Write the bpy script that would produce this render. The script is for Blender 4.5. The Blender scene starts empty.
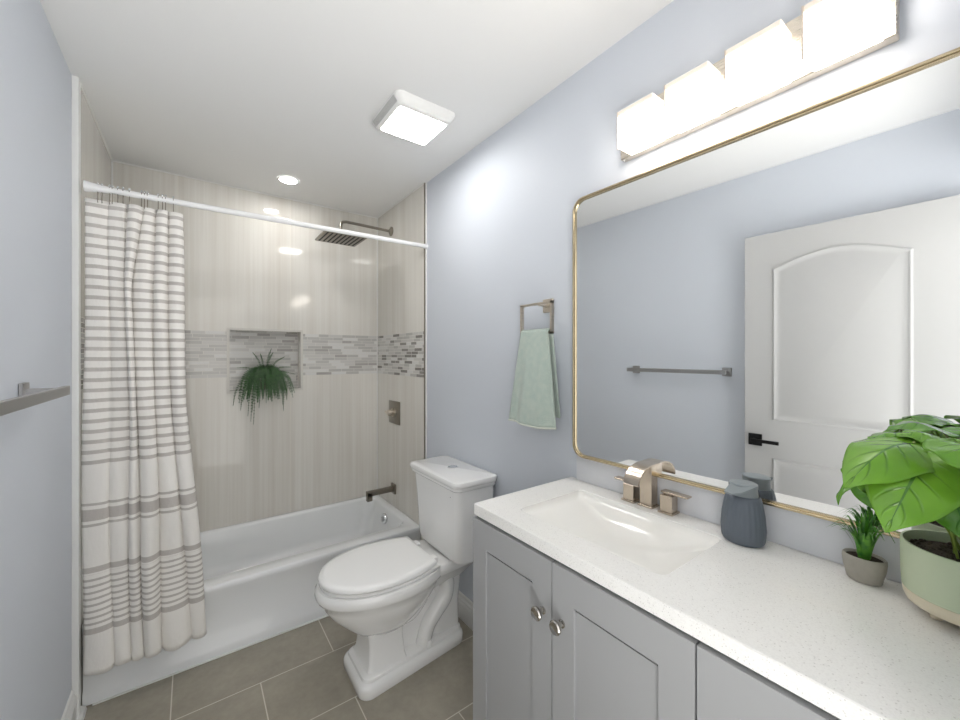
import bpy, bmesh, math, random
from mathutils import Vector, Matrix
random.seed(7)
PI = math.pi
SC = bpy.context.scene
COL = SC.collection

# ---------------------------------------------------------------- camera
F_PX, YAW = 391.5, 0.634
cam_d = bpy.data.cameras.new('camera')
cam = bpy.data.objects.new('camera', cam_d); COL.objects.link(cam)
cam_d.sensor_fit = 'HORIZONTAL'; cam_d.sensor_width = 36
cam_d.lens = F_PX * 36 / 960
cam_d.shift_y = -4 / 960
cam_d.clip_start = 0.02
cam.location = (0.353, 0.0, 1.405)
cam.rotation_euler = (PI / 2, 0, -YAW)
SC.camera = cam

# ---------------------------------------------------------------- world, exposure
w = bpy.data.worlds.new('world'); SC.world = w; w.use_nodes = True
w.node_tree.nodes['Background'].inputs[0].default_value = (1.0, 0.99, 0.97, 1)
# added world fill through the doorway, boosted below the horizon to brighten the ceiling
_t = w.node_tree; _bg = _t.nodes['Background']; _tc = _t.nodes.new('ShaderNodeTexCoord'); _sx = _t.nodes.new('ShaderNodeSeparateXYZ')
_mr = _t.nodes.new('ShaderNodeMapRange'); _t.links.new(_tc.outputs['Generated'], _sx.inputs[0]); _t.links.new(_sx.outputs[2], _mr.inputs[0])
for _i, _v in zip((1, 2, 3, 4), (-.6, -.22, 4.2, .95)): _mr.inputs[_i].default_value = _v
_t.links.new(_mr.outputs[0], _bg.inputs[1])
SC.view_settings.view_transform = 'Standard'
SC.view_settings.look = 'None'
SC.view_settings.gamma = 1
SC.view_settings.exposure = 1.0
SC.view_settings.use_curve_mapping = False
FAN_E, DOWN_E, VAN_E = 13.5, 56.0, 4.8

# ---------------------------------------------------------------- dimensions
W = 1.524; CZ = 2.478; YB = 2.925; YT = 2.16; YTUB = 2.195; YF = -0.06; XL = -0.018

# ---------------------------------------------------------------- materials
def srgb(r, g, b):
    f = lambda c: (c / 255 / 12.92) if c / 255 <= 0.04045 else ((c / 255 + 0.055) / 1.055) ** 2.4
    return (f(r), f(g), f(b), 1)

class NT:
    def __init__(s, name):
        s.m = bpy.data.materials.new(name); s.m.use_nodes = True
        s.t = s.m.node_tree; s.b = s.t.nodes['Principled BSDF']
    def n(s, typ, **kw):
        o = s.t.nodes.new(typ)
        for k, v in kw.items(): setattr(o, k, v)
        return o
    def l(s, a, b): s.t.links.new(a, b)
    def val(s, x, sock):
        if isinstance(x, (int, float)): sock.default_value = x
        else: s.l(x, sock)
    def math(s, op, a, b=None, c=None, clamp=False):
        o = s.n('ShaderNodeMath', operation=op); o.use_clamp = clamp
        s.val(a, o.inputs[0])
        if b is not None: s.val(b, o.inputs[1])
        if c is not None: s.val(c, o.inputs[2])
        return o.outputs[0]
    def mix(s, f, a, b):
        o = s.n('ShaderNodeMix', data_type='RGBA')
        s.val(f, o.inputs[0])
        for v, i in ((a, 6), (b, 7)):
            if isinstance(v, tuple): o.inputs[i].default_value = v
            else: s.l(v, o.inputs[i])
        return o.outputs[2]
    def xyz(s, out='Object'):
        tc = s.n('ShaderNodeTexCoord'); sp = s.n('ShaderNodeSeparateXYZ')
        s.l(tc.outputs[out], sp.inputs[0]); return sp.outputs[0], sp.outputs[1], sp.outputs[2]
    def pos(s):
        g = s.n('ShaderNodeNewGeometry'); sp = s.n('ShaderNodeSeparateXYZ')
        s.l(g.outputs['Position'], sp.inputs[0]); return sp.outputs[0], sp.outputs[1], sp.outputs[2]
    def comb(s, x, y, z):
        o = s.n('ShaderNodeCombineXYZ'); s.val(x, o.inputs[0]); s.val(y, o.inputs[1]); s.val(z, o.inputs[2]); return o.outputs[0]
    def noise(s, vec=None, scale=5, detail=2, rough=.5):
        o = s.n('ShaderNodeTexNoise'); o.inputs['Scale'].default_value = scale
        o.inputs['Detail'].default_value = detail; o.inputs['Roughness'].default_value = rough
        if vec is not None: s.l(vec, o.inputs['Vector'])
        else:
            tc = s.n('ShaderNodeTexCoord'); s.l(tc.outputs['Object'], o.inputs['Vector'])
        return o.outputs[0]
    def bump(s, h, strength=.2, dist=.002):
        o = s.n('ShaderNodeBump'); o.inputs['Strength'].default_value = strength
        o.inputs['Distance'].default_value = dist; s.l(h, o.inputs['Height'])
        s.l(o.outputs[0], s.b.inputs['Normal'])
    def set(s, base=None, rough=None, metal=None, **kw):
        if base is not None:
            if isinstance(base, tuple): s.b.inputs['Base Color'].default_value = base
            else: s.l(base, s.b.inputs['Base Color'])
        if rough is not None: s.val(rough, s.b.inputs['Roughness'])
        if metal is not None: s.b.inputs['Metallic'].default_value = metal
        for k, v in kw.items(): s.val(v, s.b.inputs[k.replace('_', ' ')]) if not isinstance(v, tuple) else setattr(s.b.inputs[k.replace('_', ' ')], 'default_value', v)
        return s.m

def simple(name, col, rough=.5, metal=0, var=.03, scale=30, bump=0, **kw):
    t = NT(name)
    n = t.noise(scale=scale, detail=3)
    a = tuple(max(0, c * (1 - var)) for c in col[:3]) + (1,); b = tuple(min(1, c * (1 + var)) for c in col[:3]) + (1,)
    t.set(t.mix(n, a, b), rough, metal, **kw)
    if bump: t.bump(t.noise(scale=scale * 4, detail=3), bump)
    return t.m

def emis(name, col, strength, base=(.9, .9, .9, 1)):
    t = NT(name); return t.set(base, .4, 0, Emission_Color=col, Emission_Strength=strength)

M = {}
WALLC = srgb(211, 216, 224)
M['wall'] = simple('wall_paint', WALLC, .5, var=.012, scale=3, bump=.04, Specular_IOR_Level=.25)
M['ceil'] = simple('ceiling_paint', srgb(233, 233, 232), .7, var=.01, scale=3)
M['white'] = simple('white_trim_paint', srgb(236, 236, 234), .3, var=.01)
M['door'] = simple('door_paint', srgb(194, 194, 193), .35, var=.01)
M['porcelain'] = simple('white_porcelain', srgb(248, 248, 247), .06, var=.005, scale=4, Coat_Weight=.5, Coat_Roughness=.03)
M['plastic'] = simple('white_seat_plastic', srgb(250, 250, 249), .16, var=.005, scale=4)
M['acrylic'] = simple('tub_acrylic', srgb(238, 240, 241), .1, var=.005, scale=4)
M['chrome'] = simple('chrome', srgb(225, 226, 228), .08, 1, var=.01)
M['rodwhite'] = simple('white_enamel', srgb(242, 242, 242), .2, var=.005)
M['matblack'] = simple('matte_black_metal', srgb(22, 22, 23), .4, 0.3, var=.05)
M['cab'] = simple('grey_cabinet_paint', srgb(166, 167, 168), .35, var=.01, scale=6)
M['gap'] = simple('dark_gap', srgb(60, 60, 60), .7)
M['caulk'] = simple('white_caulk', srgb(235, 235, 232), .4, var=.01)
M['frost'] = simple('clear_glass_edge', srgb(226, 214, 200), .2, var=.01)
M['rim_e'] = emis('lit_glass_edge', (1, .88, .76, 1), .3, (.5, .44, .38, 1))
M['grille'] = simple('grille_slot_grey', srgb(150, 150, 150), .6)
M['soil'] = simple('dark_soil', srgb(58, 50, 40), .9, var=.6, scale=120, bump=.8)
M['splash'] = simple('shade_greyed_quartz_splash', srgb(222, 224, 229), .2, var=.015, scale=90)  # counter quartz greyed in colour to stand for shade below the mirror
M['soapgrey'] = simple('slate_blue_grey_plastic', srgb(98, 106, 116), .5, var=.03)
M['soapcap'] = simple('pale_grey_plastic', srgb(140, 148, 152), .4, var=.02)
M['concrete'] = simple('grey_concrete', srgb(168, 164, 154), .8, var=.12, scale=60, bump=.3)
M['sage'] = simple('pale_green_glaze', srgb(196, 208, 178), .25, var=.02, scale=8)
M['cream'] = simple('cream_ceramic', srgb(226, 216, 192), .45, var=.02, scale=20)
M['stem'] = simple('plant_stem', srgb(128, 150, 60), .4, var=.15)
M['rubber'] = simple('black_rubber', srgb(20, 20, 20), .6)

def brushed(name, col, rough=.28, aniso_scale=(1, 1, 60), **kw):
    t = NT(name); x, y, z = t.xyz()
    v = t.comb(t.math('MULTIPLY', x, aniso_scale[0]), t.math('MULTIPLY', y, aniso_scale[1]), t.math('MULTIPLY', z, aniso_scale[2]))
    n = t.noise(v, scale=14, detail=3)
    a = tuple(c * .88 for c in col[:3]) + (1,)
    t.set(t.mix(n, a, col), t.math('ADD', t.math('MULTIPLY', n, .15), rough - .07), 1)
    return t.m
M['nickel'] = brushed('brushed_nickel', srgb(222, 213, 200))
M['nickelv'] = brushed('brushed_nickel_faucet', srgb(205, 192, 176), .24, (60, 60, 1))
M['nickeld'] = brushed('dark_brushed_nickel', srgb(150, 144, 134), .3)
M['gold'] = simple('champagne_gold', srgb(206, 190, 158), .24, 1, var=.02, scale=4)
M['steel'] = brushed('grey_satin_steel', srgb(182, 181, 180), .4, (60, 1, 60))

def tile_mat(name, axis, seam, tint=(226, 223, 217), tw=.61):
    t = NT(name); x, y, z = t.pos(); h = x if axis == 'x' else y
    k = t.math('FLOOR', t.math('DIVIDE', t.math('SUBTRACT', h, seam), tw))
    rowk = t.math('MULTIPLY', t.math('GREATER_THAN', z, 1.4), 13.7)
    kk = t.math('ADD', t.math('MULTIPLY', k, 5.31), rowk)
    fine = t.noise(t.comb(t.math('MULTIPLY', h, 60), t.math('ADD', t.math('MULTIPLY', z, .9), kk), kk), scale=1, detail=3, rough=.6)
    wide = t.noise(t.comb(t.math('MULTIPLY', h, 12), t.math('ADD', t.math('MULTIPLY', z, .35), kk), kk), scale=1, detail=2)
    f = t.math('ADD', t.math('MULTIPLY', fine, .55), t.math('MULTIPLY', wide, .75))
    f = t.math('MULTIPLY_ADD', f, 1.9, -.72, clamp=True)
    c = tint
    col = t.mix(f, srgb(c[0] - 11, c[1] - 13, c[2] - 16), srgb(c[0] + 8, c[1] + 9, c[2] + 9))
    fr = t.math('PINGPONG', t.math('SUBTRACT', h, seam), tw / 2)
    g = t.math('LESS_THAN', fr, .0014)
    col = t.mix(g, col, srgb(226, 222, 212))
    t.set(col, t.math('MULTIPLY_ADD', g, .4, .07), 0, Specular_IOR_Level=.55)
    t.bump(t.noise(t.comb(x, y, z), scale=3.5, detail=1), .12, .01)
    return t.m
M['tile_back'] = tile_mat('streaked_porcelain_tile_back', 'x', .896)
M['tile_side'] = tile_mat('streaked_porcelain_tile_side', 'y', 2.925, tw=.765)

def mosaic_mat(name, axis, contrast, seed):
    t = NT(name); x, y, z = t.pos(); h = x if axis == 'x' else y
    zr = t.math('DIVIDE', t.math('SUBTRACT', z, 1.27), .0207)
    row = t.math('FLOOR', zr)
    wv = t.math('ADD', t.math('MULTIPLY', h, 11.0), t.math('MULTIPLY', row, 17.317 + seed))
    vo = t.n('ShaderNodeTexVoronoi', voronoi_dimensions='1D', feature='F1'); vo.inputs['Scale'].default_value = 1
    vo.inputs['Randomness'].default_value = .75; t.l(wv, vo.inputs['W'])
    ve = t.n('ShaderNodeTexVoronoi', voronoi_dimensions='1D', feature='DISTANCE_TO_EDGE'); ve.inputs['Scale'].default_value = 1
    ve.inputs['Randomness'].default_value = .75; t.l(wv, ve.inputs['W'])
    wn = t.n('ShaderNodeTexWhiteNoise', noise_dimensions='2D')
    sp = t.n('ShaderNodeSeparateColor'); t.l(vo.outputs['Color'], sp.inputs[0])
    t.l(t.comb(sp.outputs[0], row, 0), wn.inputs['Vector']); r = wn.outputs[0]
    cr = t.n('ShaderNodeValToRGB'); cr.color_ramp.interpolation = 'CONSTANT'; t.l(r, cr.inputs[0])
    stops = [(0, (208, 206, 202)), (.3, (190, 188, 184)), (.52, (222, 221, 218)), (.72, contrast[0]), (.86, contrast[1])]
    e = cr.color_ramp.elements; e[0].position = 0; e[0].color = srgb(*stops[0][1]); e[1].position = stops[1][0]; e[1].color = srgb(*stops[1][1])
    for p_, c_ in stops[2:]: q = e.new(p_); q.color = srgb(*c_)
    fz = t.math('FRACT', zr)
    edge = t.math('MAXIMUM', t.math('LESS_THAN', ve.outputs['Distance'], .018), t.math('GREATER_THAN', t.math('ABSOLUTE', t.math('SUBTRACT', fz, .5)), .43))
    col = t.mix(edge, cr.outputs[0], srgb(214, 211, 204))
    rip = t.noise(t.comb(t.math('MULTIPLY', x, 90), t.math('MULTIPLY', y, 90), t.math('MULTIPLY', z, 90)), scale=1, detail=1)
    glassy = t.math('GREATER_THAN', r, .5)
    t.set(col, t.math('MULTIPLY_ADD', edge, .5, .06), 0, Specular_IOR_Level=.7)
    hgt = t.math('SUBTRACT', t.math('MULTIPLY', t.math('MULTIPLY', rip, glassy), .5), t.math('MULTIPLY', edge, .35))
    t.bump(hgt, .35, .004)
    return t.m
M['mos_back'] = mosaic_mat('glass_mosaic_back', 'x', ((176, 172, 168), (196, 194, 190)), 0)
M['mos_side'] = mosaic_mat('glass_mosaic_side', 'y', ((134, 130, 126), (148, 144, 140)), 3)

def floor_mat():
    t = NT('grey_floor_tile'); x, y, z = t.pos()
    br = t.n('ShaderNodeTexBrick'); br.offset = .5; br.offset_frequency = 2; br.squash = 1
    s = br.inputs; s['Scale'].default_value = 1; s['Mortar Size'].default_value = .0022; s['Mortar Smooth'].default_value = .1
    s['Brick Width'].default_value = .61; s['Row Height'].default_value = .31; s['Bias'].default_value = 0
    # rows start at y = 1.915 - k*.31 ; seams at x = .285 in the row 1.915..2.225
    v = t.comb(t.math('SUBTRACT', x, .285 - .61 * 4 - .305), t.math('SUBTRACT', y, 1.915 - .31 * 10), 0); t.l(v, s['Vector'])
    s['Color1'].default_value = (1, 1, 1, 1); s['Color2'].default_value = (.85, .85, .85, 1); s['Mortar'].default_value = (0, 0, 0, 1)
    n1 = t.noise(t.comb(x, y, z), scale=5, detail=6, rough=.62); n2 = t.noise(t.comb(x, y, z), scale=40, detail=3)
    f = t.math('ADD', t.math('MULTIPLY', n1, 1.3), t.math('MULTIPLY', n2, .3))
    f = t.math('SUBTRACT', f, .35, clamp=True)
    c = t.mix(f, srgb(142, 136, 123), srgb(178, 171, 156))
    c = t.mix(br.outputs['Fac'], c, srgb(214, 209, 198))
    t.set(c, t.math('MULTIPLY_ADD', n1, .2, .28), 0)
    t.bump(t.math('SUBTRACT', 1, br.outputs['Fac']), .3, .001)
    return t.m
M['floor'] = floor_mat()

def quartz():
    t = NT('white_speckled_quartz')
    tc = t.n('ShaderNodeTexCoord'); vo = t.n('ShaderNodeTexVoronoi'); vo.inputs['Scale'].default_value = 260; t.l(tc.outputs['Object'], vo.inputs['Vector'])
    sp = t.n('ShaderNodeSeparateColor'); t.l(vo.outputs['Color'], sp.inputs[0])
    dot = t.math('MULTIPLY', t.math('GREATER_THAN', sp.outputs[0], .86), t.math('LESS_THAN', vo.outputs['Distance'], .32))
    v2 = t.n('ShaderNodeTexVoronoi'); v2.inputs['Scale'].default_value = 480; t.l(tc.outputs['Object'], v2.inputs['Vector'])
    s2 = t.n('ShaderNodeSeparateColor'); t.l(v2.outputs['Color'], s2.inputs[0])
    d2 = t.math('MULTIPLY', t.math('GREATER_THAN', s2.outputs[1], .7), .22)
    c = t.mix(d2, srgb(247, 246, 243), srgb(226, 224, 221))
    c = t.mix(t.math('MULTIPLY', dot, .3), c, srgb(150, 144, 138))
    return t.set(c, .12, 0, Specular_IOR_Level=.5)
M['quartz'] = quartz()
M['basin'] = simple('white_basin_glaze', srgb(248, 247, 243), .12, var=.004, scale=3)

def curtain_mat():
    t = NT('striped_linen'); x, y, z = t.pos()
    zz = t.math('ADD', z, t.math('MULTIPLY', t.noise(t.comb(x, y, z), scale=9, detail=1), .006))
    def band(c, hw): return t.math('LESS_THAN', t.math('ABSOLUTE', t.math('SUBTRACT', zz, c + .003)), hw)
    def tone(lo, hi): return t.math('MULTIPLY', t.math('GREATER_THAN', zz, lo), t.math('LESS_THAN', zz, hi))
    per = t.math('LESS_THAN', t.math('FRACT', t.math('DIVIDE', t.math('SUBTRACT', zz, .985), .0403)), .37)
    s = t.math('MULTIPLY', per, tone(.98, 2.012))
    for c, hw in ((.826, .005), (.784, .022), (.745, .005), (.571, .011), (.334, .011)): s = t.math('MAXIMUM', s, band(c, hw))
    per2 = t.math('LESS_THAN', t.math('FRACT', t.math('DIVIDE', t.math('SUBTRACT', zz, .361), .0243)), .36)
    s = t.math('MAXIMUM', s, t.math('MULTIPLY', per2, tone(.36, .556)))
    weave = t.noise(t.comb(t.math('MULTIPLY', x, 300), t.math('MULTIPLY', y, 300), t.math('MULTIPLY', z, 900)), scale=1, detail=1)
    s = t.math('MULTIPLY', s, t.math('MULTIPLY_ADD', weave, .4, .66))
    c = t.mix(s, srgb(244, 241, 236), srgb(190, 184, 178))
    t.set(c, .85, 0, Sheen_Weight=.2)
    t.bump(t.noise(t.comb(t.math('MULTIPLY', x, 30), t.math('MULTIPLY', y, 30), t.math('MULTIPLY', z, 14)), scale=1, detail=5), .4, .012)
    return t.m
M['curtain'] = curtain_mat()

def towel_mat(name, col, col2):
    t = NT(name); n = t.noise(scale=40, detail=3); n2 = t.noise(scale=420, detail=2)
    c = t.mix(t.math('MULTIPLY_ADD', n, 1.6, -.3, clamp=True), col, col2)
    t.set(c, .95, 0, Sheen_Weight=.4); t.bump(n2, .8, .004); return t.m
M['towel'] = towel_mat('sage_terry_cloth', srgb(176, 195, 186), srgb(198, 209, 198))
M['hem'] = towel_mat('pale_hem_cloth', srgb(214, 220, 208), srgb(224, 228, 218))

def leaf_mat():
    t = NT('glossy_leaf')
    uv = t.n('ShaderNodeUVMap'); uv.uv_map = 'UVMap'; sp = t.n('ShaderNodeSeparateXYZ'); t.l(uv.outputs[0], sp.inputs[0])
    u, v = sp.outputs[0], sp.outputs[1]          # u along the midrib, v across -1..1
    av = t.math('ABSOLUTE', v)
    mid = t.math('LESS_THAN', av, t.math('MULTIPLY_ADD', u, -.03, .045))
    ph = t.math('FRACT', t.math('MULTIPLY', t.math('SUBTRACT', u, t.math('MULTIPLY', av, .32)), 5.2))
    vein = t.math('SUBTRACT', 1, t.math('MULTIPLY', t.math('ABSOLUTE', t.math('SUBTRACT', ph, .5)), 9), clamp=True)
    vein = t.math('MULTIPLY', vein, t.math('SUBTRACT', 1.0, t.math('MULTIPLY', av, 1.25), clamp=True))
    d = t.math('MAXIMUM', mid, vein)
    n = t.noise(scale=25, detail=3)
    info = t.n('ShaderNodeObjectInfo')
    f = t.math('ADD', t.math('MULTIPLY', n, .5), t.math('MULTIPLY', info.outputs['Random'], .5))
    c = t.mix(f, srgb(50, 116, 28), srgb(128, 180, 56))
    c = t.mix(t.math('MULTIPLY', d, .7), c, srgb(40, 94, 32))
    t.set(c, .24, 0, Specular_IOR_Level=.5, Transmission_Weight=0)
    b = t.math('SUBTRACT', t.math('MULTIPLY', n, .3), t.math('MULTIPLY', d, .7))
    t.bump(b, .6, .003); return t.m
M['leaf'] = leaf_mat()
def green(name, c1, c2, rough=.4):
    t = NT(name); return t.set(t.mix(t.math('MULTIPLY_ADD', t.noise(scale=70, detail=3), 2.2, -.6, clamp=True), c1, c2), rough, 0)
M['fern'] = green('fern_green', srgb(16, 48, 20), srgb(60, 108, 44))
M['grass'] = green('grass_green', srgb(24, 92, 40), srgb(104, 168, 52), .3)
M['fan_e'] = emis('fan_lens_light', (1, .98, .95, 1), FAN_E)
M['down_e'] = emis('downlight_lens_light', (1, .98, .95, 1), DOWN_E)
M['van_e'] = emis('vanity_shade_light', (1, .93, .85, 1), VAN_E)
t_ = NT('mirror_silver'); M['mirror'] = t_.set((.93, .94, .94, 1), .0, 1)

# ---------------------------------------------------------------- helpers
def mesh_from(bm, name, smooth=True, angle=35):
    bmesh.ops.recalc_face_normals(bm, faces=bm.faces)
    me = bpy.data.meshes.new(name); bm.to_mesh(me); bm.free()
    if smooth:
        for p in me.polygons: p.use_smooth = True
        try: me.set_sharp_from_angle(angle=math.radians(angle))
        except Exception: pass
    return me
def origin(o):
    v = Vector((0, 0, 0))
    while o: v += o.location; o = o.parent
    return v
def obj(name, bm, mat, parent=None, smooth=True, angle=35, loc=None, label=None):
    """bm holds world coordinates; links ONE mesh object; loc = own origin of a top-level object"""
    org = origin(parent) if parent else Vector(loc or (0, 0, 0))
    bmesh.ops.translate(bm, verts=bm.verts, vec=-org)
    o = bpy.data.objects.new(name, mesh_from(bm, name, smooth, angle)); COL.objects.link(o)
    o.data.materials.append(M[mat] if isinstance(mat, str) else mat)
    if parent: o.parent = parent
    else: o.location = org
    if label: o['label'] = label
    return o
def tag(o, label, cat, group=None):
    o['label'] = label; o['category'] = cat
    if group: o['group'] = group
    return o
def thing(name, label, cat, loc, group=None):
    o = bpy.data.objects.new(name, None); COL.objects.link(o); o.location = loc
    o.empty_display_size = .05
    return tag(o, label, cat, group)
def struct(name, bm, mat, smooth=False, **kw):
    o = obj(name, bm, mat, smooth=smooth, **kw); o['kind'] = 'structure'; return o
def NB(): return bmesh.new()
def box(bm, x0, x1, y0, y1, z0, z1, bev=0, seg=2):
    r = bmesh.ops.create_cube(bm, size=1); vs = r['verts']
    for v in vs:
        v.co.x = x0 + (v.co.x + .5) * (x1 - x0); v.co.y = y0 + (v.co.y + .5) * (y1 - y0); v.co.z = z0 + (v.co.z + .5) * (z1 - z0)
    if bev:
        es = {e for v in vs for e in v.link_edges}
        bmesh.ops.bevel(bm, geom=list(es), offset=bev, segments=seg, profile=.5, affect='EDGES')
    return bm
def loft(bm, rings, cap0=True, cap1=True):
    vr = [[bm.verts.new(p) for p in r] for r in rings]
    n = len(vr[0])
    for a, b in zip(vr, vr[1:]):
        for i in range(n): bm.faces.new((a[i], a[(i + 1) % n], b[(i + 1) % n], b[i]))
    if cap0: bm.faces.new(vr[0][::-1])
    if cap1: bm.faces.new(vr[-1])
    return vr
def rrect(x0, x1, y0, y1, z, r, k=6):
    pts = []
    for cx, cy, a0 in ((x1 - r, y1 - r, 0), (x0 + r, y1 - r, 90), (x0 + r, y0 + r, 180), (x1 - r, y0 + r, 270)):
        for i in range(k + 1):
            a = math.radians(a0 + 90 * i / k); pts.append(Vector((cx + r * math.cos(a), cy + r * math.sin(a), z)))
    return pts
def circ(c, r, axis='z', n=24, ry=None):
    ry = ry or r; out = []
    for i in range(n):
        a = 2 * PI * i / n; p, q = r * math.cos(a), ry * math.sin(a)
        d = {'z': (p, q, 0), 'x': (0, p, q), 'y': (p, 0, q)}[axis]
        out.append(Vector(c) + Vector(d))
    return out
def lathe(bm, c, prof, n=28, axis='z', sy=1):
    """prof: (radius, offset along axis)"""
    rings = []
    for r, h in prof:
        d = {'z': (0, 0, h), 'x': (h, 0, 0), 'y': (0, h, 0)}[axis]
        rings.append(circ(Vector(c) + Vector(d), max(r, 1e-4), axis, n, max(r, 1e-4) * sy))
    return loft(bm, rings)
def tube(bm, pts, r, n=10, cap=True, closed=False):
    pts = [Vector(p) for p in pts]; rings = []; up = Vector((0, 0, 1)); m = len(pts); prev = None
    for i, p in enumerate(pts):
        a = pts[i - 1] if (i or closed) else p; b = pts[(i + 1) % m] if (i < m - 1 or closed) else p
        d = (b - a).normalized()
        if prev is None:
            s = d.cross(up)
            if s.length < .05: s = d.cross(Vector((1, 0, 0)))
        else: s = prev - d * prev.dot(d)
        s.normalize(); prev = s; t = s.cross(d).normalized()
        rr = r[i] if isinstance(r, (list, tuple)) else r
        rings.append([p + s * rr * math.cos(2 * PI * j / n) + t * rr * math.sin(2 * PI * j / n) for j in range(n)])
    if closed: rings.append(rings[0]); loft(bm, rings, False, False); bmesh.ops.remove_doubles(bm, verts=bm.verts, dist=1e-6)
    else: loft(bm, rings, cap, cap)
def catmull(P, n=8):
    P = [Vector(p) for p in P]; Q = [P[0] * 2 - P[1]] + P + [P[-1] * 2 - P[-2]]; out = []
    for i in range(1, len(Q) - 2):
        for k in range(n):
            t = k / n; a, b, c, d = Q[i - 1:i + 3]
            out.append(.5 * ((2 * b) + (c - a) * t + (2 * a - 5 * b + 4 * c - d) * t * t + (3 * b - a - 3 * c + d) * t ** 3))
    return out + [P[-1]]
def lerp(a, b, t): return a + (b - a) * t
def tab(T, x):
    if x <= T[0][0]: return T[0][1]
    for (a, p), (b, q) in zip(T, T[1:]):
        if x <= b: return lerp(p, q, (x - a) / (b - a))
    return T[-1][1]
def grid(bm, rows):
    vr = [[bm.verts.new(p) for p in r] for r in rows]
    for a, b in zip(vr, vr[1:]):
        for i in range(len(a) - 1): bm.faces.new((a[i], a[i + 1], b[i + 1], b[i]))
    return vr
def extr(bm, poly, axis, a, b):
    """prism of a 2D polygon along axis between a and b"""
    f = {'x': lambda p, q, h: (h, p, q), 'y': lambda p, q, h: (p, h, q), 'z': lambda p, q, h: (p, q, h)}[axis]
    loft(bm, [[Vector(f(p, q, a)) for p, q in poly], [Vector(f(p, q, b)) for p, q in poly]])

# ================================================================ ROOM
bm = NB(); box(bm, -.12, W + .12, YF - .1, YB + .2, -.1, 0); struct('floor', bm, 'floor')
bm = NB(); box(bm, -.12, W + .12, YF - .1, YB + .2, CZ, CZ + .1); struct('ceiling', bm, 'ceil')
bm = NB(); box(bm, -.12, XL, YF - .1, YB + .2, 0, CZ); struct('wall_left', bm, 'wall')
bm = NB(); box(bm, W, W + .12, YF - .1, YB + .2, 0, CZ); struct('wall_right', bm, 'wall')
# front wall with the open doorway the photo is taken from
bm = NB(); box(bm, .9, W, YF - .1, YF, 0, CZ); box(bm, XL, .9, YF - .1, YF, 2.1, CZ); box(bm, XL, .03, YF - .1, YF, 0, 2.1)
struct('wall_front', bm, 'wall')
# back wall with the niche opening
nx0, nx1, nz0, nz1, nd = .54, .962, 1.18, 1.572, .095
bm = NB()
box(bm, -.12, nx0, YB, YB + .2, 0, CZ); box(bm, nx1, W, YB, YB + .2, 0, CZ)
box(bm, nx0, nx1, YB, YB + .2, 0, nz0); box(bm, nx0, nx1, YB, YB + .2, nz1, CZ); box(bm, nx0, nx1, YB + nd, YB + .2, nz0, nz1)
struct('wall_back', bm, 'tile_back')
# tile skins on the side walls of the alcove (proud of the paint)
TS = .010; TL = -.003
bm = NB(); box(bm, W - TS, W, YT, YB, 0, CZ); struct('wall_tile_right', bm, 'tile_side')
bm = NB(); box(bm, XL, TL, YT, YB, 0, CZ); struct('wall_tile_left', bm, 'tile_side')
# mosaic band
mz0, mz1 = 1.27, 1.56
bm = NB(); box(bm, TL, nx0 - .012, YB - .0015, YB, mz0, mz1); box(bm, nx1 + .012, W - TS, YB - .0015, YB, mz0, mz1); struct('trim_1', bm, 'mos_back')
bm = NB(); box(bm, nx0 + .002, nx1 - .002, YB + nd - .002, YB + nd, nz0 + .002, nz1 - .002); struct('trim_2', bm, 'mos_back')
bm = NB(); box(bm, W - TS - .0015, W - TS, YT + .006, YB - .002, mz0, mz1); struct('trim_3', bm, 'mos_side')
bm = NB(); box(bm, TL, TL + .0015, YT + .006, YB - .002, mz0, mz1); struct('trim_4', bm, 'mos_side')
# niche frame (mitred stone edge)
bm = NB(); e = .012
for a, b, c, d in ((nx0 - e, nx0 + .003, nz0 - e, nz1 + e), (nx1 - .003, nx1 + e, nz0 - e, nz1 + e), (nx0, nx1, nz0 - e, nz0 + .003), (nx0, nx1, nz1 - .003, nz1 + e)):
    box(bm, a, b, YB - .004, YB + .01, c, d)
struct('trim_5', bm, simple('niche_edge_stone', srgb(216, 213, 206), .25))
# vertical edge trims at the outer end of the alcove tile, corner caulk
bm = NB(); box(bm, XL, TL + .005, YT - .034, YT, 0, CZ - .0, .002); struct('trim_6', bm, 'white')
bm = NB(); box(bm, W - TS - .004, W, YT - .004, YT, 0, CZ); struct('trim_7', bm, 'nickeld')
bm = NB(); box(bm, W - .007, W, YT - .014, YT - .004, 0, CZ); struct('trim_8', bm, 'caulk')
bm = NB()
for x0, x1 in ((TL, TL + .007), (W - TS - .007, W - TS)): box(bm, x0, x1, YB - .007, YB, .36, CZ)
box(bm, TL, W - TS, YB - .007, YB, CZ - .006, CZ)
box(bm, TL, TL + .006, YT, YB, CZ - .006, CZ); box(bm, W - TS - .006, W - TS, YT, YB, CZ - .006, CZ)
struct('trim_9', bm, 'caulk')
# baseboards: profiled
BP = [(0, 0), (.016, 0), (.016, .085), (.013, .095), (.013, .102), (.008, .112), (.006, .125), (0, .13)]
bm = NB(); extr(bm, [(XL + p, q) for p, q in BP], 'y', .02, YT - .034); struct('baseboard_left', bm, 'white')
bm = NB(); extr(bm, [(W - p, q) for p, q in BP], 'y', 1.03, YTUB - .003); struct('baseboard_right', bm, 'white')
bm = NB(); extr(bm, [(XL + p, q) for p, q in [(.016, 0), (.034, 0), (.030, .012), (.016, .02)]], 'y', .02, YTUB - .01); struct('trim_10', bm, 'white')
# caulk line where the tub meets the floor
bm = NB(); box(bm, .03, W - .002, YTUB - .009, YTUB + .001, 0, .006, .002); struct('trim_11', bm, 'caulk')

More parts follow.
